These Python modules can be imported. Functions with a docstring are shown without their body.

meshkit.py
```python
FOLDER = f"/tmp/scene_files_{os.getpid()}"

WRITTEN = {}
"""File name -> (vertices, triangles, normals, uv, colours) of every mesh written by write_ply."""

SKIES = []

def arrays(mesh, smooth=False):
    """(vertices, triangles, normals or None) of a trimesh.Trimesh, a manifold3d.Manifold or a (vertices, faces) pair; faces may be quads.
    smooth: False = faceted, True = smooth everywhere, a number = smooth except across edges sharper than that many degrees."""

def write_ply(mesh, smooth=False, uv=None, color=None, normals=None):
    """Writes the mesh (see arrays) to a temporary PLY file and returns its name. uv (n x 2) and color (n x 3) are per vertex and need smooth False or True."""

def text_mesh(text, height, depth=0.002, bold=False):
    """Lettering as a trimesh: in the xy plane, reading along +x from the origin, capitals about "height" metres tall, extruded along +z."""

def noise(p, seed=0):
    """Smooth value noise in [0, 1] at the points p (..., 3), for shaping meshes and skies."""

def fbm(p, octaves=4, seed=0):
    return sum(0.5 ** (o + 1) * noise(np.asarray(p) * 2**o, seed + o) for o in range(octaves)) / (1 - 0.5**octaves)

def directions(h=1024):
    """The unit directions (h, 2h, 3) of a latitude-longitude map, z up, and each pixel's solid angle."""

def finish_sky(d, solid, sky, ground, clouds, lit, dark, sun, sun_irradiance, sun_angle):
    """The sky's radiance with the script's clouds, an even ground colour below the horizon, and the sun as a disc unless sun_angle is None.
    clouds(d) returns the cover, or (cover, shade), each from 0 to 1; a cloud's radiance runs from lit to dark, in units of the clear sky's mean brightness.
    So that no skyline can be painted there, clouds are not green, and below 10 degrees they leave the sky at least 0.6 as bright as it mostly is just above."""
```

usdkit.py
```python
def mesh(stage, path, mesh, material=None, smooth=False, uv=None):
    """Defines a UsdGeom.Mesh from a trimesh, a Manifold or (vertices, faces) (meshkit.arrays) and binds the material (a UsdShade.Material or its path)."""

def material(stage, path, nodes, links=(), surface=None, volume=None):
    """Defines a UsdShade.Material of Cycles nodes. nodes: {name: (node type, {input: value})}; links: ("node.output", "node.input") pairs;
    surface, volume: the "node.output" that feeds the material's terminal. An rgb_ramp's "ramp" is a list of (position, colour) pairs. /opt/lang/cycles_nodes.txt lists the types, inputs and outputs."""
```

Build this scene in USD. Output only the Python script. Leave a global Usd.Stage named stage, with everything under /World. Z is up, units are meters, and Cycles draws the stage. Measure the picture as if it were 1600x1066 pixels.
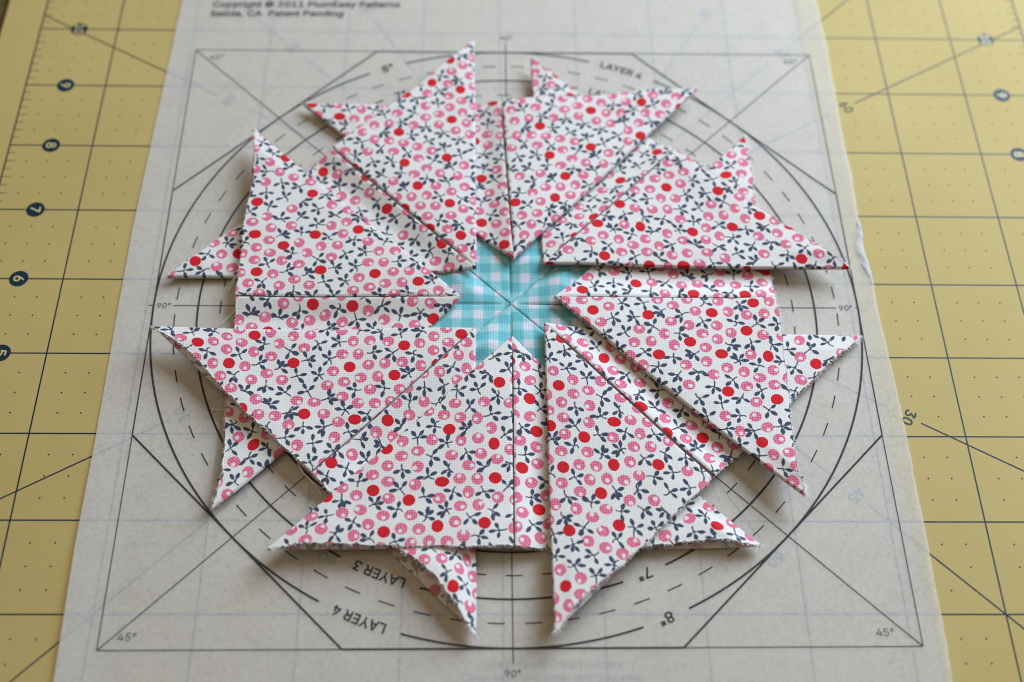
import math, random
import numpy as np
import trimesh, meshkit, usdkit
from pxr import Usd, UsdGeom, UsdLux, UsdShade, Gf, Sdf, Vt

random.seed(7)
rng = np.random.default_rng(7)
MM = 0.001
IN = 25.4                       # all modelling below is in millimetres, written out in metres

stage = Usd.Stage.CreateInMemory()
UsdGeom.SetStageUpAxis(stage, UsdGeom.Tokens.z)
UsdGeom.SetStageMetersPerUnit(stage, 1.0)
UsdGeom.Xform.Define(stage, '/World')
UsdGeom.Scope.Define(stage, '/World/Looks')

# ------------------------------------------------------------------ camera
def rx(a): return np.array([[1, 0, 0], [0, math.cos(a), -math.sin(a)], [0, math.sin(a), math.cos(a)]])
def rz(a): return np.array([[math.cos(a), -math.sin(a), 0], [math.sin(a), math.cos(a), 0], [0, 0, 1]])
R = rz(-0.0529317) @ rx(0.5694783) @ rz(0.0464859)
CAM = np.array([-0.0091109, -0.2074730, 0.3063560])
camera = UsdGeom.Camera.Define(stage, '/World/camera')
m = np.eye(4); m[:3, :3] = R.T; m[3, :3] = CAM
camera.AddTransformOp().Set(Gf.Matrix4d(*m.ravel().tolist()))
AP = 22.3
camera.CreateHorizontalApertureAttr(AP)
camera.CreateVerticalApertureAttr(AP * 682 / 1024)
camera.CreateFocalLengthAttr(AP * 2001.52 / 1600)
camera.CreateClippingRangeAttr(Gf.Vec2f(0.01, 50))
camera.CreateFStopAttr(4.4)
camera.CreateFocusDistanceAttr(float(-((np.array([0.0009, -0.0342, 0.002]) - CAM) @ R)[2]))
camera.CreateExposureAttr(0.0)

# ------------------------------------------------------------------ lamps: a cool window up to the back and one side, a warm ceiling bounce
def rect_light(name, az, el, dist, w, h, power, color):
    d = np.array([math.cos(az) * math.cos(el), math.sin(az) * math.cos(el), math.sin(el)])
    x = np.cross([0, 0, 1.0], d); x /= np.linalg.norm(x)
    y = np.cross(d, x)
    l = UsdLux.RectLight.Define(stage, '/World/' + name)
    mm = np.eye(4); mm[0, :3], mm[1, :3], mm[2, :3], mm[3, :3] = x, y, d, d * dist
    l.AddTransformOp().Set(Gf.Matrix4d(*mm.ravel().tolist()))
    l.CreateWidthAttr(w); l.CreateHeightAttr(h); l.CreateIntensityAttr(power); l.CreateColorAttr(Gf.Vec3f(*color))
    return l
rect_light('window_light', math.radians(46), math.radians(33), 0.85, 0.60, 0.54, 12.6, (0.82, 0.95, 1.09))
rect_light('ceiling_light', math.radians(200), math.radians(74), 2.2, 3.2, 3.2, 0.66, (1.0, 0.78, 0.50))

# ------------------------------------------------------------------ helpers
_names = {}
def numbered(path):
    n = _names.get(path, 0); _names[path] = n + 1
    return path if n == 0 else '%s_%03d' % (path, n)

def tag(prim, label=None, cat=None, group=None, kind=None):
    for k, v in (('label', label), ('category', cat), ('group', group), ('kind', kind)):
        if v: prim.SetCustomDataByKey(k, v)
    return prim

def thing(name, label, cat, group=None):
    x = UsdGeom.Xform.Define(stage, numbered('/World/' + name))
    return tag(x.GetPrim(), label, cat, group)

def put(name, v, f, mat, parent=None, normals=True, prim=None, smooth_ok=True):
    """one Mesh prim; v in millimetres; prim: {primvar: (n,3) or (n,) array}"""
    base = parent.GetPath().pathString if parent is not None else '/World'
    path = numbered(base + '/' + name)
    v = np.asarray(v, float); f = np.asarray(f, np.int64)
    me = UsdGeom.Mesh.Define(stage, path)
    me.CreatePointsAttr(Vt.Vec3fArray.FromNumpy((v * MM).astype(np.float32)))
    me.CreateFaceVertexCountsAttr(Vt.IntArray.FromNumpy(np.full(len(f), 3, np.int32)))
    me.CreateFaceVertexIndicesAttr(Vt.IntArray.FromNumpy(f.astype(np.int32).ravel()))
    me.CreateSubdivisionSchemeAttr('none')
    if normals:
        fn = np.cross(v[f[:, 1]] - v[f[:, 0]], v[f[:, 2]] - v[f[:, 0]])
        vn = np.zeros_like(v)
        for k in range(3):
            for c in range(3):
                vn[:, c] += np.bincount(f[:, k], fn[:, c], len(v))
        vn /= np.maximum(np.linalg.norm(vn, axis=1, keepdims=True), 1e-12)
        me.CreateNormalsAttr(Vt.Vec3fArray.FromNumpy(vn.astype(np.float32)))
        me.SetNormalsInterpolation('vertex')
    api = UsdGeom.PrimvarsAPI(me)
    for k, a in (prim or {}).items():
        pv = api.CreatePrimvar(k, Sdf.ValueTypeNames.Float3Array, 'vertex')
        pv.Set(Vt.Vec3fArray.FromNumpy(np.asarray(a, np.float32)))
    UsdShade.MaterialBindingAPI.Apply(me.GetPrim()).Bind(mat)
    return me.GetPrim()

def put_tm(name, tm, mat, parent=None):
    return put(name, tm.vertices, tm.faces, mat, parent, normals=False)

def smooth01(x): x = np.clip(x, 0, 1); return x * x * (3 - 2 * x)

# ------------------------------------------------------------------ materials
def M(name, nodes, links, surface='p.BSDF'):
    return usdkit.material(stage, '/World/Looks/' + name, nodes, links, surface=surface)

ink = M('black_ink', {'g': ('geometry', {}), 'n': ('noise_texture', {'scale': 2500.0, 'detail': 1.0}),
                      'r': ('rgb_ramp', {'ramp': [(0.3, (0.022, 0.020, 0.020)), (0.75, (0.075, 0.068, 0.062))]}),
                      'p': ('principled_bsdf', {'roughness': 0.8, 'specular_ior_level': 0.2})},
        [('g.position', 'n.vector'), ('n.fac', 'r.fac'), ('r.color', 'p.base_color')])
thin_ink = M('grey_ink', {'g': ('geometry', {}), 'n': ('noise_texture', {'scale': 2500.0, 'detail': 1.0}),
                      'r': ('rgb_ramp', {'ramp': [(0.3, (0.045, 0.042, 0.040)), (0.75, (0.12, 0.11, 0.10))]}),
                      'p': ('principled_bsdf', {'roughness': 0.8, 'specular_ior_level': 0.2})},
        [('g.position', 'n.vector'), ('n.fac', 'r.fac'), ('r.color', 'p.base_color')])
navy_print = M('navy_mat_print', {'p': ('principled_bsdf', {'base_color': (0.008, 0.028, 0.046), 'roughness': 0.5, 'specular_ior_level': 0.2})}, [])
pale_print = M('pale_mat_print', {'p': ('principled_bsdf', {'base_color': (0.52, 0.45, 0.20), 'roughness': 0.5})}, [])

mat_yellow = M('yellow_vinyl', {
    'g': ('geometry', {}),
    'n1': ('noise_texture', {'scale': 18.0, 'detail': 4.0, 'roughness': 0.55}),
    'r1': ('rgb_ramp', {'ramp': [(0.3, (0.440, 0.345, 0.128)), (0.7, (0.475, 0.377, 0.148))]}),
    'n2': ('noise_texture', {'scale': 900.0, 'detail': 2.0, 'roughness': 0.6}),
    'mp': ('mapping', {'scale': (900.0, 22.0, 1.0), 'rotation': (0, 0, 0.5)}),
    'n3': ('noise_texture', {'scale': 1.0, 'detail': 2.0}),
    'r3': ('rgb_ramp', {'ramp': [(0.66, (0, 0, 0)), (0.74, (1, 1, 1))]}),
    'add': ('math', {'math_type': 'multiply_add', 'value2': 0.35}),
    'mx': ('mix', {'mix_type': 'mix', 'fac': 0.0, 'color2': (0.60, 0.48, 0.22)}),
    'sc': ('math', {'math_type': 'multiply', 'value2': 0.10}),
    'b': ('bump', {'strength': 0.35, 'distance': 0.00012}),
    'p': ('principled_bsdf', {'roughness': 0.62, 'specular_ior_level': 0.15})},
    [('g.position', 'n1.vector'), ('n1.fac', 'r1.fac'), ('g.position', 'n2.vector'), ('g.position', 'mp.vector'), ('mp.vector', 'n3.vector'),
     ('n3.fac', 'r3.fac'), ('r3.color', 'sc.value1'), ('sc.value', 'mx.fac'), ('r1.color', 'mx.color1'), ('mx.color', 'p.base_color'),
     ('r3.color', 'add.value1'), ('n2.fac', 'add.value3'), ('add.value', 'b.height'), ('b.normal', 'p.normal')])

table_mat = M('olive_table', {
    'g': ('geometry', {}), 'mp': ('mapping', {'scale': (14.0, 160.0, 14.0)}),
    'n': ('noise_texture', {'scale': 1.0, 'detail': 4.0}),
    'r': ('rgb_ramp', {'ramp': [(0.3, (0.085, 0.060, 0.018)), (0.7, (0.150, 0.110, 0.036))]}),
    'p': ('principled_bsdf', {'roughness': 0.6})},
    [('g.position', 'mp.vector'), ('mp.vector', 'n.vector'), ('n.fac', 'r.fac'), ('r.color', 'p.base_color')])

def paper_material(name, dark, mid, light, see):
    return M(name, {
        'g': ('geometry', {}),
        'n1': ('noise_texture', {'scale': 1000.0, 'detail': 5.0, 'roughness': 0.65}),
        'n2': ('noise_texture', {'scale': 120.0, 'detail': 3.0}),
        'ad': ('math', {'math_type': 'multiply_add', 'value2': 0.25}),
        'sb': ('math', {'math_type': 'subtract', 'value2': 0.125}),
        'r': ('rgb_ramp', {'ramp': [(0.30, dark), (0.5, mid), (0.70, light)]}),
        'px': ('separate_xyz', {}), 'edge': ('math', {'math_type': 'multiply_add', 'value2': 0.028, 'value3': -0.1015}),
        'ex': ('math', {'math_type': 'add'}),
        'mk': ('map_range', {'range_type': 'smoothstep', 'clamp': True, 'from_min': 0.0, 'from_max': 0.0022, 'to_min': 0.0, 'to_max': 0.75}),
        'cr': ('mix', {'mix_type': 'multiply', 'color2': (1.0, 0.965, 0.80)}),
        'b': ('bump', {'strength': 0.25, 'distance': 0.00015}),
        'd': ('principled_bsdf', {'roughness': 0.62, 'specular_ior_level': 0.28}),
        't': ('translucent_bsdf', {'color': (0.90, 0.90, 0.90)}),
        'c': ('transparent_bsdf', {'color': (1.0, 0.93, 0.95)}),
        'm1': ('mix_closure', {'fac': 0.34}), 'm2': ('mix_closure', {'fac': see})},
        [('g.position', 'n1.vector'), ('g.position', 'n2.vector'), ('n2.fac', 'ad.value1'), ('n1.fac', 'ad.value3'), ('ad.value', 'sb.value1'), ('sb.value', 'r.fac'),
         ('g.position', 'px.vector'), ('px.y', 'edge.value1'), ('px.x', 'ex.value1'), ('edge.value', 'ex.value2'), ('ex.value', 'mk.value'), ('mk.result', 'cr.fac'), ('r.color', 'cr.color1'), ('cr.color', 'd.base_color'), ('n1.fac', 'b.height'), ('b.normal', 'd.normal'),
         ('d.BSDF', 'm1.closure1'), ('t.BSDF', 'm1.closure2'), ('m1.closure', 'm2.closure1'), ('c.BSDF', 'm2.closure2')], surface='m2.closure')
paper_mat = paper_material('tan_paper', (0.67, 0.69, 0.735), (0.80, 0.845, 0.905), (0.88, 0.92, 0.965), 0.34)
torn_mat = M('torn_paper_edge', {'p': ('principled_bsdf', {'base_color': (0.52, 0.515, 0.50), 'roughness': 0.8})}, [])

def weave_nodes(pitch):
    k = 2 * math.pi / pitch
    return ({'uv': ('attribute', {'attribute': 'cloth_uv'}), 'sx': ('separate_xyz', {}),
             'wx': ('math', {'math_type': 'multiply', 'value2': k}), 'wy': ('math', {'math_type': 'multiply', 'value2': k}),
             'sinx': ('math', {'math_type': 'sine'}), 'siny': ('math', {'math_type': 'sine'}),
             'prod': ('math', {'math_type': 'add'}), 'half': ('math', {'math_type': 'multiply_add', 'value2': 0.25, 'value3': 0.5}),
             'fn': ('noise_texture', {'scale': 1.7, 'detail': 2.0, 'roughness': 0.7}),
             'hh': ('math', {'math_type': 'multiply_add', 'value2': 0.6})},
            [('uv.vector', 'sx.vector'), ('sx.x', 'wx.value1'), ('sx.y', 'wy.value1'), ('wx.value', 'sinx.value1'), ('wy.value', 'siny.value1'),
             ('sinx.value', 'prod.value1'), ('siny.value', 'prod.value2'), ('prod.value', 'half.value1'), ('uv.vector', 'fn.vector'),
             ('half.value', 'hh.value1'), ('fn.fac', 'hh.value3')])

# printed cotton: three dyes, each held as a signed distance (millimetres) to its motif
wn, wl = weave_nodes(0.68)
nodes = dict(wn)
nodes.update({
    'dye': ('attribute', {'attribute': 'dye'}), 'ds': ('separate_xyz', {}),
    'base': ('rgb_ramp', {'ramp': [(0.45, (0.655, 0.655, 0.645)), (1.05, (0.825, 0.825, 0.815))]}),
    'wob': ('math', {'math_type': 'multiply_add', 'value2': 0.30, 'value3': -0.15}),
    'ap': ('math', {'math_type': 'add'}), 'ar': ('math', {'math_type': 'add'}), 'an': ('math', {'math_type': 'add'}),
    'mp': ('map_range', {'range_type': 'smoothstep', 'clamp': True, 'from_min': 0.06, 'from_max': -0.06, 'to_min': 0.0, 'to_max': 1.0}),
    'mr': ('map_range', {'range_type': 'smoothstep', 'clamp': True, 'from_min': 0.06, 'from_max': -0.06, 'to_min': 0.0, 'to_max': 1.0}),
    'mn': ('map_range', {'range_type': 'smoothstep', 'clamp': True, 'from_min': 0.06, 'from_max': -0.06, 'to_min': 0.0, 'to_max': 1.0}),
    'speck': ('map_range', {'range_type': 'linear', 'clamp': True, 'from_min': 0.55, 'from_max': 1.15, 'to_min': 1.0, 'to_max': 0.70}),
    'spm': ('math', {'math_type': 'multiply'}),
    'spn': ('math', {'math_type': 'multiply', 'value2': 0.97}),
    'pink': ('rgb_ramp', {'ramp': [(0.45, (0.60, 0.050, 0.155)), (1.05, (0.80, 0.125, 0.270))]}),
    'red': ('rgb_ramp', {'ramp': [(0.4, (0.50, 0.004, 0.014)), (1.0, (0.68, 0.016, 0.026))]}),
    'navy': ('rgb_ramp', {'ramp': [(0.4, (0.013, 0.021, 0.055)), (1.0, (0.038, 0.054, 0.110))]}),
    'c1': ('mix', {'mix_type': 'mix'}), 'c2': ('mix', {'mix_type': 'mix'}), 'c3': ('mix', {'mix_type': 'mix'}),
    'b': ('bump', {'strength': 0.33, 'distance': 0.00010}),
    'p': ('principled_bsdf', {'roughness': 0.85, 'specular_ior_level': 0.2, 'sheen_weight': 0.08}),
    't': ('translucent_bsdf', {}), 'ms': ('mix_closure', {'fac': 0.10})})
printed = M('cherry_print_cotton', nodes, wl + [
    ('dye.vector', 'ds.vector'), ('hh.value', 'base.fac'), ('fn.fac', 'wob.value1'),
    ('ds.x', 'ap.value1'), ('wob.value', 'ap.value2'), ('ds.y', 'ar.value1'), ('wob.value', 'ar.value2'), ('ds.z', 'an.value1'), ('wob.value', 'an.value2'),
    ('ap.value', 'mp.value'), ('ar.value', 'mr.value'), ('an.value', 'mn.value'),
    ('hh.value', 'speck.value'), ('mp.result', 'spm.value1'), ('speck.result', 'spm.value2'), ('mn.result', 'spn.value1'),
    ('hh.value', 'pink.fac'), ('hh.value', 'red.fac'), ('hh.value', 'navy.fac'),
    ('base.color', 'c1.color1'), ('pink.color', 'c1.color2'), ('spm.value', 'c1.fac'),
    ('c1.color', 'c2.color1'), ('red.color', 'c2.color2'), ('mr.result', 'c2.fac'),
    ('c2.color', 'c3.color1'), ('navy.color', 'c3.color2'), ('spn.value', 'c3.fac'),
    ('c3.color', 'p.base_color'), ('c3.color', 't.color'), ('hh.value', 'b.height'), ('b.normal', 'p.normal'),
    ('p.BSDF', 'ms.closure1'), ('t.BSDF', 'ms.closure2')], surface='ms.closure')

nodes = {k: (v[0], dict(v[1])) for k, v in nodes.items()}
nodes['base'] = ('rgb_ramp', {'ramp': [(0.45, (0.58, 0.57, 0.56)), (1.05, (0.78, 0.77, 0.76))]})
nodes['pink'] = ('rgb_ramp', {'ramp': [(0.4, (0.60, 0.36, 0.40)), (1.0, (0.66, 0.44, 0.48))]})
nodes['red'] = ('rgb_ramp', {'ramp': [(0.4, (0.50, 0.14, 0.16)), (1.0, (0.58, 0.22, 0.24))]})
nodes['navy'] = ('rgb_ramp', {'ramp': [(0.4, (0.22, 0.23, 0.26)), (1.0, (0.34, 0.34, 0.36))]})
reverse = M('cherry_print_reverse', nodes, wl + [
    ('dye.vector', 'ds.vector'), ('hh.value', 'base.fac'), ('fn.fac', 'wob.value1'),
    ('ds.x', 'ap.value1'), ('wob.value', 'ap.value2'), ('ds.y', 'ar.value1'), ('wob.value', 'ar.value2'), ('ds.z', 'an.value1'), ('wob.value', 'an.value2'),
    ('ap.value', 'mp.value'), ('ar.value', 'mr.value'), ('an.value', 'mn.value'),
    ('hh.value', 'speck.value'), ('mp.result', 'spm.value1'), ('speck.result', 'spm.value2'), ('mn.result', 'spn.value1'),
    ('hh.value', 'pink.fac'), ('hh.value', 'red.fac'), ('hh.value', 'navy.fac'),
    ('base.color', 'c1.color1'), ('pink.color', 'c1.color2'), ('spm.value', 'c1.fac'),
    ('c1.color', 'c2.color1'), ('red.color', 'c2.color2'), ('mr.result', 'c2.fac'),
    ('c2.color', 'c3.color1'), ('navy.color', 'c3.color2'), ('spn.value', 'c3.fac'),
    ('c3.color', 'p.base_color'), ('c3.color', 't.color'), ('hh.value', 'b.height'), ('b.normal', 'p.normal'),
    ('p.BSDF', 'ms.closure1'), ('t.BSDF', 'ms.closure2')], surface='ms.closure')

# gingham: woven checks, each direction 3.1 mm on, 3.1 mm off
wn, wl = weave_nodes(0.80)
nodes = dict(wn)
G = 6.2
nodes.update({
    'gx': ('math', {'math_type': 'multiply', 'value2': 2 * math.pi / G}), 'gy': ('math', {'math_type': 'multiply', 'value2': 2 * math.pi / G}),
    'gsx': ('math', {'math_type': 'sine'}), 'gsy': ('math', {'math_type': 'sine'}),
    'nx': ('math', {'math_type': 'multiply_add', 'value2': 0.5, 'value3': -0.25}),
    'ax': ('math', {'math_type': 'add'}), 'ay': ('math', {'math_type': 'add'}),
    'kx': ('map_range', {'range_type': 'smoothstep', 'clamp': True, 'from_min': -0.45, 'from_max': 0.18, 'to_min': 0.0, 'to_max': 1.0}),
    'ky': ('map_range', {'range_type': 'smoothstep', 'clamp': True, 'from_min': -0.45, 'from_max': 0.18, 'to_min': 0.0, 'to_max': 1.0}),
    'sum': ('math', {'math_type': 'add'}), 'sc': ('math', {'math_type': 'multiply', 'value2': 0.5}),
    'r': ('rgb_ramp', {'ramp': [(0.0, (0.60, 0.61, 0.71)), (0.10, (0.55, 0.59, 0.69)), (0.5, (0.235, 0.525, 0.580)), (1.0, (0.125, 0.425, 0.490))]}),
    'wr': ('rgb_ramp', {'ramp': [(0.45, (0.80, 0.80, 0.80)), (0.95, (1.12, 1.12, 1.12))]}),
    'mul': ('mix', {'mix_type': 'multiply', 'fac': 1.0}),
    'b': ('bump', {'strength': 0.5, 'distance': 0.00010}),
    'p': ('principled_bsdf', {'roughness': 0.85, 'specular_ior_level': 0.2, 'sheen_weight': 0.08})})
gingham = M('teal_gingham_cotton', nodes, wl + [
    ('sx.x', 'gx.value1'), ('sx.y', 'gy.value1'), ('gx.value', 'gsx.value1'), ('gy.value', 'gsy.value1'), ('fn.fac', 'nx.value1'),
    ('gsx.value', 'ax.value1'), ('nx.value', 'ax.value2'), ('gsy.value', 'ay.value1'), ('nx.value', 'ay.value2'),
    ('ax.value', 'kx.value'), ('ay.value', 'ky.value'), ('kx.result', 'sum.value1'), ('ky.result', 'sum.value2'), ('sum.value', 'sc.value1'), ('sc.value', 'r.fac'),
    ('hh.value', 'wr.fac'), ('r.color', 'mul.color1'), ('wr.color', 'mul.color2'), ('mul.color', 'p.base_color'), ('hh.value', 'b.height'), ('b.normal', 'p.normal')])

thread_mat = M('cotton_thread', {'g': ('geometry', {}),
    'r': ('rgb_ramp', {'ramp': [(0.0, (0.86, 0.85, 0.85)), (0.55, (0.88, 0.84, 0.85)), (0.70, (0.85, 0.50, 0.60)), (0.88, (0.78, 0.30, 0.42)), (1.0, (0.30, 0.28, 0.36))]}),
    'p': ('principled_bsdf', {'roughness': 0.7}), },
    [('g.random_per_island', 'r.fac'), ('r.color', 'p.base_color')])
white_thread = M('white_thread', {'p': ('principled_bsdf', {'base_color': (0.86, 0.86, 0.87), 'roughness': 0.6})}, [])
pink_thread = M('pink_thread', {'p': ('principled_bsdf', {'base_color': (0.88, 0.50, 0.55), 'roughness': 0.6})}, [])

# ------------------------------------------------------------------ setting: table and cutting mat
v = np.array([[-900, -700, -2.4], [900, -700, -2.4], [900, 900, -2.4], [-900, 900, -2.4]], float)
tb = trimesh.creation.box((2400, 2000, 20)); tb.apply_translation((0, 200, -12.4))
put_tm('table_top', tb, table_mat).SetCustomDataByKey('kind', 'structure')

MA, MOX, MOY = -0.00437763, -0.0653518, 0.3506328
def mat_xy(u, w):
    """inches on the mat's own grid (0..13) to millimetres in the scene"""
    u = (np.asarray(u, float) - 6) * IN; w = (np.asarray(w, float) - 6) * IN
    c, s = math.cos(MA), math.sin(MA)
    return np.stack([c * u - s * w + MOX * IN, s * u + c * w + MOY * IN], -1)

cutting_mat = thing('cutting_mat', 'yellow cutting mat with navy inch grid lying under the paper sheet', 'cutting mat')
import shapely.geometry as sg
from shapely import affinity
outline = sg.box(-0.5 * IN, -0.5 * IN, 13.5 * IN, 13.5 * IN).buffer(-8).buffer(8, quad_segs=8)
slab = trimesh.creation.extrude_polygon(outline, 2.3, engine='earcut')
q = mat_xy(slab.vertices[:, 0] / IN, slab.vertices[:, 1] / IN)
slab.vertices = np.c_[q, slab.vertices[:, 2] - 2.3]
put_tm('mat_slab', slab, mat_yellow, cutting_mat)

class Flat:
    """collects flat printed shapes (thin strips and discs) that follow a surface height"""
    def __init__(s): s.v, s.f, s.n = [], [], 0
    def add(s, v, f):
        s.v.append(np.asarray(v, float)); s.f.append(np.asarray(f) + s.n); s.n += len(v)
    def line(s, pts, w):
        p = np.asarray(pts, float)
        t = np.gradient(p, axis=0); t /= np.linalg.norm(t, axis=1, keepdims=True)
        nrm = np.c_[-t[:, 1], t[:, 0]] * w / 2
        k = len(p); i = np.arange(k - 1)
        s.add(np.r_[p + nrm, p - nrm], np.r_[np.c_[i, i + k, i + 1], np.c_[i + 1, i + k, i + k + 1]])
    def seg(s, a, b, w, step=4.0):
        a, b = np.asarray(a, float), np.asarray(b, float)
        k = max(2, int(np.linalg.norm(b - a) / step) + 1)
        s.line(a + (b - a) * np.linspace(0, 1, k)[:, None], w)
    def arc(s, r, a0, a1, w, c=(0, 0)):
        k = max(3, int(abs(a1 - a0) * r / 1.5) + 2)
        a = np.linspace(a0, a1, k)
        s.line(np.c_[c[0] + r * np.cos(a), c[1] + r * np.sin(a)], w)
    def disc(s, c, r, k=12):
        a = np.linspace(0, 2 * math.pi, k, endpoint=False)
        s.add(np.r_[[c], np.c_[c[0] + r * np.cos(a), c[1] + r * np.sin(a)]], [[0, 1 + i, 1 + (i + 1) % k] for i in range(k)])
    def text(s, string, height, place, bold=False, center=True, squeeze=1.0):
        tm = meshkit.text_mesh(string, height, 0.5, bold=bold)
        top = tm.triangles[tm.face_normals[:, 2] > 0.5][:, :, :2].copy()
        x0, x1 = top[..., 0].min(), top[..., 0].max()
        top[..., 0] = (top[..., 0] - (x0 + (x1 - x0) / 2 if center else x0)) * squeeze
        if center: top[..., 1] -= height / 2
        flat = place(top.reshape(-1, 2))
        s.add(flat, np.arange(len(flat)).reshape(-1, 3))
    def build(s, name, mat, parent, zfun):
        v = np.concatenate(s.v); f = np.concatenate(s.f)
        a, b, c = (v[f[:, i]] for i in range(3))
        flip = ((b - a)[:, 0] * (c - a)[:, 1] - (b - a)[:, 1] * (c - a)[:, 0]) < 0
        f[flip] = f[flip][:, ::-1]
        return put(name, np.c_[v, zfun(v[:, 0], v[:, 1])], f, mat, parent, normals=False)

def at(x, y, ang=0.0):
    c, s = math.cos(ang), math.sin(ang)
    return lambda p: np.c_[x + c * p[:, 0] - s * p[:, 1], y + s * p[:, 0] + c * p[:, 1]]
def on_mat(u, w, ang=0.0):
    x, y = mat_xy(u, w)
    return at(x, y, ang + MA)

z1 = lambda h: (lambda x, y: np.full(np.shape(x), h))
for i in range(14):                                   # the inch grid, each line a printed piece of its own
    g = Flat(); g.seg(mat_xy(i, 0), mat_xy(i, 13), 0.50 if i in (0, 13) else 0.42, 400); g.build('grid_line', navy_print, cutting_mat, z1(0.020))
    g = Flat(); g.seg(mat_xy(0, i), mat_xy(13, i), 0.50 if i in (0, 13) else 0.42, 400); g.build('grid_line', navy_print, cutting_mat, z1(0.028))
dots = Flat()
for i in range(13):
    for j in range(13):
        for a in (0.25, 0.5, 0.75):
            for b in (0.25, 0.5, 0.75):
                u, w = i + a, j + b
                if not (4 < u < 9 and 3.5 < w < 9): dots.disc(mat_xy(u, w), 0.26, 8)
dots.build('dot_marking', navy_print, cutting_mat, z1(0.024))
for u0, sgn in ((0, 1), (13, -1)):
    for k in range(8 * 13 + 1):
        if k % 8 == 0 or not 8 <= k <= 90: continue
        ln = 0.115 if k % 2 == 0 else 0.085
        ticks = Flat(); ticks.seg(mat_xy(u0, k / 8), mat_xy(u0 + sgn * ln, k / 8), 0.22, 400)
        ticks.build('tick_marking', navy_print, cutting_mat, z1(0.032))
for ang, lab in ((30, '30'), (45, '45'), (60, '60')):
    for q in range(4):
        a = math.radians(ang if q % 2 == 0 else 180 - ang) + (math.pi if q >= 2 else 0)
        d = np.array([math.cos(a), math.sin(a)])
        rmax = 6.5 / max(abs(d[0]), abs(d[1]))
        if ang == 60: continue                        # drawn as the mirror of 30 about the diagonal on this mat's two other sides
        c = np.array([6.5, 6.5])
        g = Flat(); g.seg(mat_xy(*(c + 0.4 * d)), mat_xy(*(c + 4.28 * d)), 0.42, 400); g.build('angle_line', navy_print, cutting_mat, z1(0.036))
        g = Flat(); g.seg(mat_xy(*(c + 4.67 * d)), mat_xy(*(c + rmax * d)), 0.42, 400); g.build('angle_line', navy_print, cutting_mat, z1(0.036))
        t = Flat(); name = '45' if ang == 45 else ('60' if d[1] > 0 else '30')
        px = c + 4.53 * d
        t.text(name, 2.9, on_mat(px[0], px[1], a - math.pi / 2), bold=True); t.build('angle_lettering', navy_print, cutting_mat, z1(0.040))
for q in range(4):
    a = math.radians((60, 120, 240, 300)[q]); d = np.array([math.cos(a), math.sin(a)]); c = np.array([6.5, 6.5])
    g = Flat(); g.seg(mat_xy(*(c + 0.4 * d)), mat_xy(*(c + 4.28 * d)), 0.42, 400); g.build('angle_line', navy_print, cutting_mat, z1(0.044))
    t = Flat(); px = c + 4.53 * d
    t.text('60' if q >= 2 else '30', 2.9, on_mat(px[0], px[1], a - math.pi / 2), bold=True); t.build('angle_lettering', navy_print, cutting_mat, z1(0.040))
for k in range(1, 13):                                # ruler numbers reversed out of navy discs, read from the side
    for u in (0.5, 12.48):
        b = Flat(); b.disc(mat_xy(u, k), 2.75, 32)
        bp = b.build('number_badge', navy_print, cutting_mat, z1(0.052))
        t = Flat(); t.text(str(k), 2.9, on_mat(u, k, -math.pi / 2), bold=True)
        t.build('number_lettering', pale_print, bp, z1(0.066))
t = Flat()
t.text('Use only with rotary cutters', 1.9, on_mat(6.48, 1.50)); t.text('Clean with cool water and mild soap', 1.9, on_mat(6.48, 1.37))
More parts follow.
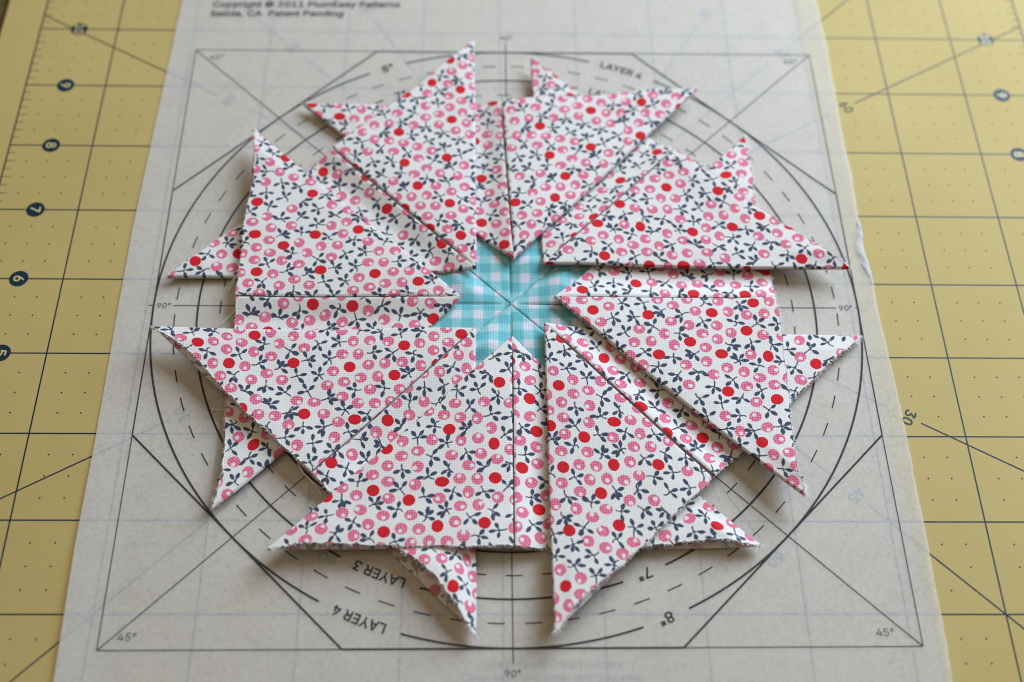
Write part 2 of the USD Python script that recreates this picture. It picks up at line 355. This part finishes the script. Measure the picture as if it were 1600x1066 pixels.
t.build('printed_lettering', navy_print, cutting_mat, z1(0.040))

# ------------------------------------------------------------------ the paper pattern
def paper_z(x, y):
    x = np.asarray(x, float); y = np.asarray(y, float)
    p = np.stack([x / 55.0, y / 55.0, np.zeros_like(x)], -1)
    z = 0.32 + 0.30 * (meshkit.noise(p + 11.3, 3) - 0.3) * smooth01((np.hypot(x, y) - 60) / 60)
    z = z + 0.9 * smooth01((-x - 98) / 14) * smooth01((-y - 20) / 70)          # the long edge lifts a little towards the viewer
    z = z + 0.35 * smooth01((x - 96) / 12) * (0.5 + 0.5 * np.sin(y / 21.0))
    return np.maximum(z, 0.16)

right = np.array([(108.2, 150), (108.0, 127.8), (108.5, 109.4), (108.1, 88.8), (107.7, 69.3), (108.0, 50.7), (107.6, 34.2), (106.4, 30.0), (105.2, 24.0), (104.9, 22.0),
                  (105.4, 16.8), (106.8, 11.5), (108.0, 7.8), (107.8, -4.4), (108.3, -17.5), (108.6, -28.0), (108.8, -36.2), (108.5, -53.9), (108.5, -68.8), (108.1, -86.5), (108.1, -101.6), (107.5, -110.6), (107.4, -135)])
yy = np.arange(-135, 150.1, 1.5)
xr = np.interp(yy, right[::-1, 1], right[::-1, 0]) + 0.18 * (meshkit.noise(np.c_[yy * 0.45, yy * 0, yy * 0], 5) - 0.5) + 0.25 * (meshkit.noise(np.c_[yy * 0.12, yy * 0, yy * 0], 6) - 0.5)
xl = np.interp(yy, [-135, -110, -74, -46, -3, 28, 125, 150], [-109.6, -110.0, -110.9, -110.8, -111.2, -111.2, -108.6, -108.0])
nx = 150
s = np.linspace(0, 1, nx)
X = xl[:, None] + (xr - xl)[:, None] * s[None]; Y = np.repeat(yy[:, None], nx, 1)
Z = paper_z(X, Y)
idx = np.arange(len(yy) * nx).reshape(len(yy), nx)
a, b, c, d = idx[:-1, :-1].ravel(), idx[:-1, 1:].ravel(), idx[1:, 1:].ravel(), idx[1:, :-1].ravel()
sheet = thing('paper_pattern', 'tan see-through paper sheet printed with an octagon and ringed circles', 'paper')
put('paper_sheet', np.c_[X.ravel(), Y.ravel(), Z.ravel()], np.r_[np.c_[a, b, c], np.c_[a, c, d]], paper_mat, sheet)
# the torn sliver folded up beside the notch
ty = np.linspace(7.6, 33.4, 40)
inner = np.interp(ty, [7.6, 11.9, 21.6, 28, 33.4], [107.9, 106.0, 104.7, 106.0, 107.4]); outer = np.interp(ty, [7.6, 12, 15.7, 20.9, 26.9, 33.4], [108.1, 108.0, 107.6, 107.1, 107.7, 107.5])
outer = outer + 0.35 * (meshkit.noise(np.c_[ty * 0.9, ty * 0, ty * 0], 8) - 0.5)
rows = np.linspace(0, 1, 7); SX = inner[:, None] + (outer - inner)[:, None] * rows
SY = np.repeat(ty[:, None], 7, 1)
SZ = 0.45 + 0.35 * np.sin(rows * math.pi * 0.8)[None] * smooth01((ty - 7.6) / 5)[:, None] * smooth01((33.4 - ty) / 5)[:, None] + 0.35 * meshkit.noise(np.stack([SX * 1.2, SY * 0.8, SX * 0], -1), 4)
idx = np.arange(SX.size).reshape(SX.shape)
a, b, c, d = idx[:-1, :-1].ravel(), idx[:-1, 1:].ravel(), idx[1:, 1:].ravel(), idx[1:, :-1].ravel()
tag(put('torn_edge', np.c_[SX.ravel(), SY.ravel(), SZ.ravel()], np.r_[np.c_[a, b, c], np.c_[a, c, d]], torn_mat, sheet), 'white torn sliver curled up on the paper edge')

pz = lambda h: (lambda x, y: paper_z(x, y) + h)
H = 4 * IN
PX, PY = 0.4, 0.0                                   # the print's own middle
def circle_with_gaps(r, w, gaps, mat=ink):
    """a printed ring broken by lettering; gaps: (middle, half-width) in degrees"""
    g = Flat(); cuts = sorted((math.radians(m - h), math.radians(m + h)) for m, h in gaps)
    edges = []
    if not cuts: edges = [(0, 2 * math.pi)]
    for i, (c0, c1) in enumerate(cuts):
        nxt = cuts[(i + 1) % len(cuts)][0] + (2 * math.pi if i + 1 == len(cuts) else 0)
        edges.append((c1, nxt))
    for e in edges: g.arc(r, e[0], e[1], w, (PX, PY))
    g.build('circle_line', mat, sheet, pz(0.050))
L4, L3, S8, S7 = 67.8, 67.6, 112.2, 112.3
circle_with_gaps(H, 0.56, [(L4, 6.3), (S8, 3.6), (L4 + 180, 6.3), (S8 + 180, 3.6)])
circle_with_gaps(3.5 * IN, 0.56, [(L3, 7.1), (S7, 3.9), (L3 + 180, 7.1), (S7 + 180, 3.9)])
circle_with_gaps(3.0 * IN, 0.56, [])
circle_with_gaps(2.5 * IN, 0.56, [])
for r, n, ph in ((3.75, 64, 0.5), (3.25, 56, 0.0)):
    g = Flat()
    for k in range(n):
        a = (k + ph + 0.05) * 2 * math.pi / n + math.pi / 2
        g.arc(r * IN, a - 2.15 / (r * IN), a + 2.15 / (r * IN), 0.34, (PX, PY))
    g.build('dash_marking', ink, sheet, pz(0.054))
sq = [(-H, H), (H, H), (H, -H), (-H, -H)]
for i in range(4):
    g = Flat(); g.seg(np.array(sq[i]) + (PX, PY), np.array(sq[(i + 1) % 4]) + (PX, PY), 0.30); g.build('square_line', thin_ink, sheet, pz(0.040))
o = H * math.tan(math.pi / 8)
oc = [(o, H), (H, o), (H, -o), (o, -H), (-o, -H), (-H, -o), (-H, o), (-o, H)]
for i in range(8):
    side = i in (1, 5)
    g = Flat(); g.seg(np.array(oc[i]) + (PX, PY), np.array(oc[(i + 1) % 8]) + (PX, PY), 0.34 if side else 0.52); g.build('octagon_line', ink, sheet, pz(0.060))
for sx in (-1, 1):
    for sy in (-1, 1):
        g = Flat(); g.seg((PX + sx * H, PY + sy * H), (PX + sx * 12, PY + sy * 12), 0.30); g.build('diagonal_line', thin_ink, sheet, pz(0.064))
for a, b in (((-95.6, 0), (-13, 0)), ((-102.6, 0), (-101.0, 0)), ((95.7, -0.2), (13, -0.2)), ((102.2, -0.2), (101.2, -0.2)), ((0.7, 106), (0.7, 13)), ((0.3, -105.4), (0.3, -13))):
    g = Flat(); g.seg(a, b, 0.28); g.build('centre_line', thin_ink, sheet, pz(0.068))
for x, y in ((-94.4, -98.2), (-94.0, 98.4), (95.2, 98.4), (93.2, -97.9)):
    t = Flat(); t.text('45°', 2.0, at(x, y)); t.build('degree_lettering', thin_ink, sheet, pz(0.05))
for x, y in ((0.2, -107.8), (0.9, 108.2), (-98.3, 0.0), (98.5, -0.2)):
    t = Flat(); t.text('90°', 1.75, at(x, y)); t.build('degree_lettering', thin_ink, sheet, pz(0.075))
def arc_text(string, r, deg, height, bold, sq=1.0):
    a0 = math.radians(deg)
    def place(p):
        ang = a0 - p[:, 0] / r; rr = r + p[:, 1]
        return np.c_[PX + rr * np.cos(ang), PY + rr * np.sin(ang)]
    t = Flat(); t.text(string, height, place, bold=bold, squeeze=sq); t.build('circle_lettering', ink, sheet, pz(0.05))
for add in (0, 180):
    arc_text('LAYER 4', H, L4 + add, 2.6, True); arc_text('LAYER 3', 3.5 * IN, L3 + add, 2.6, True)
    arc_text('8"', H, S8 + add, 2.8, True); arc_text('7"', 3.5 * IN, S7 + add, 2.8, True)
t = Flat(); t.text('Copyright © 2011 PlumEasy Patterns', 2.55, at(-98.0, 121.8, 0.012), bold=True, center=False, squeeze=1.02); t.build('copyright_lettering', ink, sheet, pz(0.05))
t = Flat(); t.text('Salida, CA  Patent Pending', 2.55, at(-98.3, 117.4, 0.012), bold=True, center=False, squeeze=1.02); t.build('copyright_lettering', ink, sheet, pz(0.05))

# ------------------------------------------------------------------ the cherry print: one repeat, as three fields of signed distance
T, RES = 58.0, 1000
def cherry_repeat():
    r = np.random.default_rng(21)
    nc, ns = 104, 76
    n = nc + ns
    pos = r.random((n, 2)) * T
    kind = np.r_[np.zeros(nc, int), np.ones(ns, int)]
    rest = np.array([[4.5, 3.95], [3.95, 5.8]])
    for it in range(500):
        dlt = pos[:, None] - pos[None]; dlt -= T * np.round(dlt / T)
        dist = np.linalg.norm(dlt, axis=-1) + 1e-6
        want = rest[kind[:, None], kind[None]] * 1.06
        push = np.maximum(0, want - dist) / want; np.fill_diagonal(push, 0)
        pos = (pos + (dlt / dist[..., None] * push[..., None]).sum(1) * 0.8 + r.normal(0, 0.04 * (1 - it / 500), pos.shape)) % T
    # red ones spread evenly
    red = [0]
    while len(red) < 18:
        dlt = pos[:nc, None] - pos[None, red]; dlt -= T * np.round(dlt / T)
        red.append(int(np.linalg.norm(dlt, axis=-1).min(1).argmax()))
    F = np.full((3, RES, RES), 3.0)
    cell = T / RES
    def stamp(ch, cx, cy, rad, fun):
        k = int(rad / cell) + 2
        ix = np.arange(int(cx / cell) - k, int(cx / cell) + k + 1); iy = np.arange(int(cy / cell) - k, int(cy / cell) + k + 1)
        gx, gy = np.meshgrid((ix + 0.5) * cell - cx, (iy + 0.5) * cell - cy, indexing='ij')
        w = np.ix_(ix % RES, iy % RES)
        F[ch][w] = np.minimum(F[ch][w], fun(gx, gy))
    def capsule(ax, ay, bx, by, w):
        def fun(x, y):
            dx, dy = bx - ax, by - ay
            t = np.clip(((x - ax) * dx + (y - ay) * dy) / (dx * dx + dy * dy + 1e-9), 0, 1)
            return np.hypot(x - ax - t * dx, y - ay - t * dy) - w
        return fun
    for i in range(nc):
        if i in red:
            e = 1 + 0.05 * r.normal()
            stamp(1, *pos[i], 4, lambda x, y: np.hypot(x * e, y / e) - 1.71)
        else:
            a = r.random() * 6.283; o = 0.42 + 0.45 * r.random(); hr = 0.52 + 0.14 * r.random()
            e = 1 + 0.05 * r.normal(); ox, oy = o * math.cos(a), o * math.sin(a)
            stamp(0, *pos[i], 4, lambda x, y: np.maximum(np.hypot(x * e, y / e) - 1.68, hr - np.hypot(x - ox, y - oy)))
    for i in range(nc, n):
        dlt = pos[:nc] - pos[i]; dlt -= T * np.round(dlt / T)
        dist = np.linalg.norm(dlt, axis=1)
        near = np.argsort(dist)[:(1 if r.random() < 0.72 else 2)]
        stems = []
        for j in near:
            u = dlt[j] / dist[j]; end = dlt[j] - u * 1.75
            if np.linalg.norm(end) > 2.2 or r.random() < 0.45: end = u * (1.3 + 0.7 * r.random())
            side = np.array([-u[1], u[0]]) * r.normal() * 0.35
            mid = end * 0.5 + side
            pts = [np.zeros(2) * (1 - t) ** 2 + 2 * t * (1 - t) * mid + t * t * end for t in np.linspace(0, 1, 5)]
            for a, b in zip(pts[:-1], pts[1:]): stamp(2, *pos[i], 5.5, capsule(*a, *b, 0.21))
            stems.append(math.atan2(u[1], u[0]))
        avg = math.atan2(sum(math.sin(x) for x in stems), sum(math.cos(x) for x in stems))
        nl = 3 if r.random() < 0.75 else 4
        spread = 1.25 if nl == 3 else 1.35
        for k in range(nl):
            ang = avg + math.pi + (k - (nl - 1) / 2) * spread * (2.0 / (nl - 1)) + 0.18 * r.normal()
            ln = 1.9 + 0.6 * r.random(); hw = 0.50 + 0.12 * r.random(); st = 0.45 + 0.40 * r.random()
            u = np.array([math.cos(ang), math.sin(ang)])
            R0 = (ln * ln / 4 + hw * hw) / (2 * hw)
            cc = u * (st + ln / 2); nn = np.array([-u[1], u[0]])
            c1, c2 = cc + nn * (R0 - hw), cc - nn * (R0 - hw)
            stamp(2, *pos[i], 5, lambda x, y: np.maximum(np.hypot(x - c1[0], y - c1[1]), np.hypot(x - c2[0], y - c2[1])) - R0)
            stamp(2, *pos[i], 5, capsule(0, 0, *(u * (st + 0.3)), 0.17))
    return F
PRINT = cherry_repeat()
def dye_at(uv):
    q = (uv / T * RES - 0.5) % RES
    i0 = np.floor(q).astype(int); fr = q - i0
    i0 %= RES; i1 = (i0 + 1) % RES
    a, b = fr[:, 0], fr[:, 1]
    out = [F[i0[:, 0], i0[:, 1]] * (1 - a) * (1 - b) + F[i1[:, 0], i0[:, 1]] * a * (1 - b) + F[i0[:, 0], i1[:, 1]] * (1 - a) * b + F[i1[:, 0], i1[:, 1]] * a * b for F in PRINT]
    return np.stack(out, 1)

# ------------------------------------------------------------------ folded patches
def fold(d, rho):
    """how far a rolled edge has dropped at distance d from its outline"""
    x = rho - np.clip(d, 0, rho)
    return rho - np.sqrt(np.maximum(rho * rho - x * x, 0))

def flap(patch, mat, A, Mid, Tip, zback, n, L, rho, gape, rot, off, seam_gap, print_it, seed, hem=0.45, recede=(0.0, 0.6)):
    """One half of a folded patch: the layer turned over (rolled along the outer fold, hemmed along the middle seam, raw along the base).
    zback(x, y, l, t): height of the layer below; gape(l, t): how far the turned layer stands off it."""
    A, Mid, Tip = (np.asarray(p, float) for p in (A, Mid, Tip))
    I, J = np.meshgrid(np.arange(n + 1), np.arange(n + 1), indexing='ij')
    keep = J <= I
    num = np.full((n + 1, n + 1), -1); num[keep] = np.arange(keep.sum())
    l = L * I[keep] / n; t = L * J[keep] / n
    a, b, c = num[:-1, :-1], num[1:, :-1], num[1:, 1:]
    f1 = np.stack([a, b, c], -1)[(a >= 0) & (b >= 0) & (c >= 0)]
    a2, c2, d2 = num[:-1, :-1], num[1:, 1:], num[:-1, 1:]
    f2 = np.stack([a2, c2, d2], -1)[(a2 >= 0) & (c2 >= 0) & (d2 >= 0)]
    def surf(l, t):
        e = smooth01((l - (L - 4)) / 4)                     # the cut edge is never quite straight
        lw = l + e * (0.55 * (meshkit.noise(np.c_[t * 0.35, t * 0 + seed, t * 0], 2) - 0.5) + 0.25 * (meshkit.noise(np.c_[t * 1.7, t * 0 + seed, t * 0], 3) - 0.5))
        lw = lw - recede[0] * np.exp(-((t / L - recede[1]) / 0.22) ** 2) * smooth01((l - (L - 26)) / 26) * smooth01((1 - t / L) / 0.06) * smooth01((l - t) / 9.0)
        shift = seam_gap * (1 - t / np.maximum(l, 1e-6)) * smooth01(l / 12)
        tt = t + shift
        wob = 0.35 * (meshkit.noise(np.c_[l * 0.09, l * 0 + seed, l * 0], 9) - 0.5) * smooth01(l / 20)
        tt = tt + wob * (t / np.maximum(l, 1e-6)) ** 2
        xy = A + (lw / L)[:, None] * (Mid - A) + (tt / L)[:, None] * (Tip - Mid)
        return xy
    xy = surf(l, t)
    d = (l - t) / math.sqrt(2)
    puff = 0.35 * (meshkit.fbm(np.c_[xy / 17.0, np.full(len(xy), seed * 1.7)], 2, seed) - 0.5) + 0.10 * (meshkit.noise(np.c_[xy / 4.0, np.full(len(xy), seed * 0.7)], seed + 1) - 0.5)
    open_ = gape(l, t)
    top = zback(xy[:, 0], xy[:, 1], l, t) + 2 * rho + (open_ + puff) * smooth01(d / 6) + 0.06 * np.exp(-((d - 3 * rho) / (2 * rho)) ** 2) * smooth01(l / 10)
    z = top - fold(d, rho) - 0.7 * fold(t, hem) * smooth01(l / 4)
    V = [np.c_[xy, z]]; UV = [np.c_[l, t]]
    F = [f1, f2]; k0 = len(xy)
    # under side of the outer roll
    ii = np.arange(n + 1); rim = num[ii, ii]
    le = L * ii / n
    prev = rim
    dirv = (Mid - A) / L - (Tip - Mid) / L; dirv = dirv / np.linalg.norm(dirv)
    for th in (0.35, 0.8, 1.25, 1.57):
        ins = rho * (1 - math.cos(th))
        V.append(np.c_[xy[rim] + dirv * ins * smooth01(le / 2)[:, None], z[rim] - rho * math.sin(th)]); UV.append(np.c_[le, le + rho * th])
        cur = k0 + ii; k0 += n + 1
        F += [np.c_[prev[:-1], prev[1:], cur[1:]][:, ::-1] * 1, np.c_[prev[:-1], cur[1:], cur[:-1]][:, ::-1]]
        prev = cur
    # hem along the seam
    rim = num[ii, 0 * ii]; prev = rim
    tdir = (Tip - Mid) / L
    for drop, ins in ((0.25, 0.02), (0.6, 0.25)):
        V.append(np.c_[xy[rim] + tdir * ins, z[rim] - drop]); UV.append(np.c_[le, 0 * le - drop])
        cur = k0 + ii; k0 += n + 1
        F += [np.c_[prev[:-1], prev[1:], cur[1:]], np.c_[prev[:-1], cur[1:], cur[:-1]]]
        prev = cur
    # thickness of the raw base edge
    rim = num[0 * ii + n, ii]; prev = rim
    V.append(np.c_[xy[rim], z[rim] - 0.24]); UV.append(np.c_[0 * le + L + 0.2, le])
    cur = k0 + ii; k0 += n + 1
    F += [np.c_[prev[:-1], prev[1:], cur[1:]], np.c_[prev[:-1], cur[1:], cur[:-1]]]
    V, UV, F = np.concatenate(V), np.concatenate(UV), np.concatenate(F)
    # consistent upward winding of the turned layer
    q = V[F[0]]; up = np.cross(q[1] - q[0], q[2] - q[0])[2]
    if up < 0: F = F[:, ::-1]
    cr, sr = math.cos(rot), math.sin(rot)
    cloth = np.c_[cr * UV[:, 0] - sr * UV[:, 1] + off[0], sr * UV[:, 0] + cr * UV[:, 1] + off[1]]
    pv = {'cloth_uv': np.c_[cloth, 0 * cloth[:, 0]]}
    if print_it: pv['dye'] = dye_at(cloth)
    put('flap', V, F, mat, patch, prim=pv)
    base_line = np.c_[xy[num[0 * ii + n, ii]], z[num[0 * ii + n, ii]]]
    return base_line

def backing(patch, mat, A, Mid, Tip1, Tip2, zb1, zb2, n, L, rot, off, print_it):
    """the layer the two flaps are folded over, one sheet from tip to tip"""
    V, F, UV, k0 = [], [], [], 0
    for Tip, zb, sg_ in ((Tip1, zb1, 1), (Tip2, zb2, -1)):
        A_, M_, T_ = (np.asarray(p, float) for p in (A, Mid, Tip))
        I, J = np.meshgrid(np.arange(n + 1), np.arange(n + 1), indexing='ij')
        keep = J <= I; num = np.full((n + 1, n + 1), -1); num[keep] = np.arange(keep.sum())
        l = L * I[keep] / n; t = L * J[keep] / n
        a, b, c, d = num[:-1, :-1], num[1:, :-1], num[1:, 1:], num[:-1, 1:]
        f = np.r_[np.stack([a, b, c], -1)[(a >= 0) & (b >= 0) & (c >= 0)], np.stack([a, c, d], -1)[(a >= 0) & (c >= 0) & (d >= 0)]]
        xy = A_ + (l / L)[:, None] * (M_ - A_) + (t / L)[:, None] * (T_ - M_)
        ctr = A_ * 0.3 + M_ * 0.4 + T_ * 0.3
        xy = ctr + (xy - ctr) * 0.996
        z = zb(xy[:, 0], xy[:, 1], l, t)
        ii = np.arange(n + 1); rim = num[0 * ii + n, ii]
        v = np.c_[xy, z]
        q = v[f[0]]
        if np.cross(q[1] - q[0], q[2] - q[0])[2] < 0: f = f[:, ::-1]
        v2 = np.c_[xy[rim], z[rim] + 0.22]
        cur = len(v) + ii
        f = np.r_[f, np.c_[rim[:-1], rim[1:], cur[1:]], np.c_[rim[:-1], cur[1:], cur[:-1]]]
        V += [v, v2]; UV += [np.c_[l, sg_ * t], np.c_[0 * ii + L + 0.2, sg_ * L * ii / n]]
        F.append(f + k0); k0 += len(v) + len(v2)
    V, UV, F = np.concatenate(V), np.concatenate(UV), np.concatenate(F)
    cr, sr = math.cos(rot), math.sin(rot)
    cloth = np.c_[cr * UV[:, 0] - sr * UV[:, 1] + off[0], sr * UV[:, 0] + cr * UV[:, 1] + off[1]]
    pv = {'cloth_uv': np.c_[cloth, 0 * cloth[:, 0]]}
    if print_it: pv['dye'] = dye_at(cloth)
    put('backing', V, F, mat, patch, prim=pv)

def tube(pts, rad, k=4):
    p = np.asarray(pts, float); n = len(p)
    t = np.gradient(p, axis=0); t /= np.linalg.norm(t, axis=1, keepdims=True) + 1e-9
    u = np.cross(t, [0.3, 0.2, 1.0]); u /= np.linalg.norm(u, axis=1, keepdims=True) + 1e-9
    w = np.cross(t, u)
    a = np.arange(k) * 2 * math.pi / k
    rr = rad * np.r_[np.ones(n - 1), 0.5]
    V = (p[:, None] + rr[:, None, None] * (np.cos(a)[None, :, None] * u[:, None] + np.sin(a)[None, :, None] * w[:, None])).reshape(-1, 3)
    i, j = np.meshgrid(np.arange(n - 1), np.arange(k), indexing='ij'); i, j = i.ravel(), j.ravel(); j2 = (j + 1) % k
    return V, np.r_[np.c_[i * k + j, i * k + j2, (i + 1) * k + j2], np.c_[i * k + j, (i + 1) * k + j2, (i + 1) * k + j]]

def fray(patch, line, outward, tip_tuft, seed, count=320):
    """short loose ends along a cut edge, denser at the tip"""
    r = np.random.default_rng(seed)
    V, F, k = [], [], 0
    s = np.r_[r.random(count), 1 - 0.05 * r.random(tip_tuft) ** 1.5]
    along = line[-1, :2] - line[0, :2]; along = along / np.linalg.norm(along)
    out = np.asarray(outward, float); out = out / np.linalg.norm(out)
    for q, si in enumerate(s):
        x = si * (len(line) - 1); i = min(int(x), len(line) - 2); p = line[i] + (line[i + 1] - line[i]) * (x - i)
        tuft = q >= count
        ln = (0.25 + 0.75 * r.random() ** 2) * (1.9 if tuft else 1.0)
        mixd = r.normal() * 1.1
        d = np.array([*(out * (0.55 + 0.4 * r.random()) + along * (mixd + (0.7 if tuft else 0))), 0.12 * r.normal()]); d /= np.linalg.norm(d)
        a = np.array([*(p[:2] - 0.05 * out), p[2] - 0.02 - 0.2 * r.random()])
        b = a + d * ln * 0.5; c = a + d * ln + np.array([0, 0, -0.10 * r.random()])
        v, f = tube([a, b, c], 0.055 + 0.03 * r.random(), 3)
        V.append(v); F.append(f + k); k += len(v)
    pr = put('frayed_thread', np.concatenate(V), np.concatenate(F), thread_mat, patch)
    pr.SetCustomDataByKey('kind', 'stuff')

# the gingham middle: four folded patches whose points meet
GL = 36.0
for gi, (nm, ang) in enumerate((('twelve', 90), ('three', 0), ('six', -90), ('nine', 180))):
    P = thing('gingham_patch', 'teal and white gingham folded triangle at the centre, opening towards %s o\'clock' % nm, 'fabric patch')
    a = math.radians(ang); e = np.array([math.cos(a), math.sin(a)]); cw = np.array([math.sin(a), -math.cos(a)])
    ctr = np.array([1.0, 0.3])
    A = ctr + e * 0.05; Mid = ctr + e * GL
    zb = lambda x, y, l, t: paper_z(x, y) + 0.18 - 0.1 * smooth01((l - 14) / 10)
    for sgn, gap in ((1, 0.16), (-1, 0.10)):
        sl = (0.27, 0.02, 0.24, 0.20)[gi] if sgn > 0 else (0.02, 0.24, 0.04, 0.03)[gi]
        bow = lambda l, t: 0.10 + sl * np.minimum(t, 10) * (1 - smooth01((l - 13) / 7)) + 0.30 * smooth01(l / 20) * np.exp(-((t - 5) / 5.0) ** 2)
        flap(P, gingham, A, Mid, Mid + cw * sgn * (GL + 0.10), zb, 110, GL, 0.32, bow, a, (2.6 + gi * 1.7, 1.4 + gi * 2.3 + (0.8 if sgn > 0 else 0)), gap, False, 40 + gi * 2 + (sgn > 0), hem=0.5)
    backing(P, gingham, A, Mid, Mid + cw * (GL - 0.35), Mid - cw * (GL - 0.35), zb, zb, 12, GL, a, (2, 1), False)

# the eight cherry patches: apex, seam end, clockwise tip, counter-clockwise tip (mm, measured), how far each tip stands up, how far its layers gape
L = 63.5
PATCHES = [
    ('N', 'folded cherry print triangle at twelve o\'clock, under the top of the printed octagon', (2.1, 14.4), (-1.1, 76.2), (61.8, 81.3), (-63.9, 75.3), 1.0, 1.6, 0.9, 0.8, 0.30, 0.26),
    ('NE', 'cherry print triangle at half past one, far tip curled up by the centre line', (10.5, 12.6), (52.4, 56.5), (99.8, 10.0), (8.6, 94.8), 2.0, 3.2, 1.0, 0.6, 0.30, 0.25),
    ('E', 'folded cherry print triangle at three o\'clock with its near tip lifted off the paper', (13.3, 1.0), (77.5, 0.8), (75.8, -63.4), (76.0, 64.6), 3.6, 0.2, 0.9, 0.3, 0.20, 0.12),
    ('SE', 'cherry print triangle at half past four, ending in a frayed pink tuft', (10.3, -8.0), (53.8, -56.5), (10.1, -99.5), (100.7, -10.9), 2.6, 0.8, 0.8, 0.8, 0.55, 0.35),
    ('S', 'cherry print triangle at six o\'clock, its straight cut edge above the bottom 90 mark', (1.2, -12.4), (0.8, -76.2), (-61.5, -77.0), (64.5, -75.6), 1.2, 1.4, 0.9, 1.4, 0.12, 0.30),
    ('SW', 'cherry print triangle at half past seven, one tip gaping open beside LAYER 3', (-9.1, -9.8), (-51.8, -55.4), (-98.3, -11.5), (-8.8, -98.7), 3.2, 1.7, 1.2, 3.0, 0.30, 0.28),
    ('W', 'folded cherry print triangle at nine o\'clock with loose white threads on its cut edge', (-13.0, 0.9), (-77.2, 0.7), (-77.2, 61.7), (-76.1, -64.8), 2.4, 2.0, 0.8, 0.5, 0.16, 0.20),
    ('NW', 'folded cherry print triangle at half past ten, its far tip crossing the octagon\'s top line', (-8.8, 10.9), (-53.3, 56.2), (-9.7, 100.4), (-98.1, 8.2), 2.2, 1.4, 0.6, 0.5, 0.34, 0.32),
]
RECEDE = {'SW': ((1.5, 0.78), (2.6, 0.68)), 'S': ((1.0, 0.8), (1.2, 0.8)), 'W': ((1.1, 0.7), (0.9, 0.8)), 'SE': ((0.8, 0.85), (0.6, 0.6)), 'E': ((0.9, 0.8), (0.6, 0.5))}
RHO = 0.62
NGRID = 220
made = {}
for pi, (key, label, A, Mid, Tcw, Tccw, lift_cw, lift_ccw, gp_cw, gp_ccw, gap_cw, gap_ccw) in enumerate(PATCHES):
    P = thing('cherry_patch', label, 'fabric patch'); made[key] = P
    A, Mid, Tcw, Tccw = (np.array(q, float) for q in (A, Mid, Tcw, Tccw))
    ax = (Mid - A) / np.linalg.norm(Mid - A); cw = np.array([ax[1], -ax[0]])
    if cw @ (Tcw - Mid) < 0: cw = -cw
    def zmaker(lift):
        def zb(x, y, l, t):
            side = (np.c_[x, y] - A) @ cw
            s_ = 0.35 * smooth01((side + 11) / 22) + 0.65 * smooth01((side + 8.0) / 9.0)
            on_gingham = 1 - smooth01((np.hypot(x, y) - 26) / 22)
            z = paper_z(x, y) + 0.22 + 2.6 * s_ + 0.85 * on_gingham * (1 - 0.35 * s_)
            return z + lift * np.clip(t / L, 0, 1.1) ** 3.0
        return zb
    zc, zk = zmaker(lift_cw), zmaker(lift_ccw)
    def gmaker(g, sd):
        return lambda l, t: g * smooth01((l - (L - 16)) / 16) * (0.35 + 0.9 * meshkit.noise(np.c_[t * 0.07, t * 0 + sd, t * 0], 5)) + 0.05 + 0.25 * smooth01(l / 30)
    ang = math.atan2(ax[1], ax[0])
    off = rng.random(2) * T
    off2 = rng.random(2) * T
    rc, rk = RECEDE.get(key, ((0.5, 0.5), (0.5, 0.5)))
    lc = flap(P, printed, A, Mid, Tcw, zc, NGRID, L, RHO, gmaker(gp_cw, pi * 3.1), ang * 0 + (0.0 if pi % 2 == 0 else 0.785) + pi * 1.5708, off, gap_cw, True, 3 + pi * 2, recede=rc)
    lk = flap(P, printed, A, Mid, Tccw, zk, NGRID, L, RHO, gmaker(gp_ccw, pi * 2.3 + 9), (0.0 if pi % 2 == 0 else 0.785) + 2.2 * pi, off2, gap_ccw, True, 4 + pi * 2, recede=rk)
    backing(P, reverse, A, Mid, Tcw, Tccw, zc, zk, 110, L, (0.0 if pi % 2 == 0 else 0.785), off + 17.0, True)
    fray(P, lc, ax, 80 if key in ('SE', 'S', 'E') else 30, 100 + pi)
    fray(P, lk, ax, 80 if key == 'SW' else 26, 200 + pi)

# loose threads
def loose(key, pts, mat, rad=0.11):
    p = np.asarray(pts, float)
    k = np.linspace(0, len(p) - 1, 26)
    # smooth curve through the points
    from scipy.interpolate import CubicSpline
    c = CubicSpline(np.arange(len(p)), p)(k)
    v, f = tube(c, rad, 5)
    put('loose_thread', v, f, mat, made[key])
loose('W', [(-76.6, 14.5, 3.0), (-78.0, 9.6, 2.6), (-79.4, 6.6, 1.8), (-80.2, 4.2, 1.2)], white_thread, 0.13)
loose('W', [(-76.4, 16.0, 3.0), (-77.6, 10.6, 2.8), (-79.3, 7.6, 2.2), (-80.6, 5.4, 1.5)], white_thread, 0.09)
loose('W', [(-76.9, 1.2, 2.6), (-77.6, -2.0, 1.9), (-79.4, -4.8, 1.4), (-81.6, -6.9, 0.9)], white_thread, 0.11)
loose('SW', [(-56.2, -50.0, 2.6), (-55.4, -53.0, 2.2), (-53.2, -55.6, 1.9), (-50.6, -58.3, 1.4), (-49.4, -60.9, 1.0)], white_thread, 0.13)
loose('SW', [(-55.9, -50.4, 2.6), (-54.4, -54.0, 2.0), (-51.8, -56.6, 1.6), (-49.0, -58.6, 1.0)], white_thread, 0.10)
loose('SW', [(-71.0, -36.0, 2.8), (-74.0, -35.0, 2.6), (-77.5, -35.3, 2.4), (-80.6, -35.0, 2.2)], pink_thread, 0.10)
loose('SW', [(-68.4, -37.4, 2.8), (-70.6, -38.6, 2.5), (-73.4, -39.9, 2.2)], white_thread, 0.09)
loose('E', [(75.8, -62.8, 6.6), (76.3, -64.4, 6.0), (77.4, -65.6, 5.2)], white_thread, 0.09)
loose('E', [(76.2, -61.6, 6.4), (76.9, -63.6, 5.9), (78.0, -65.4, 5.2)], white_thread, 0.07)
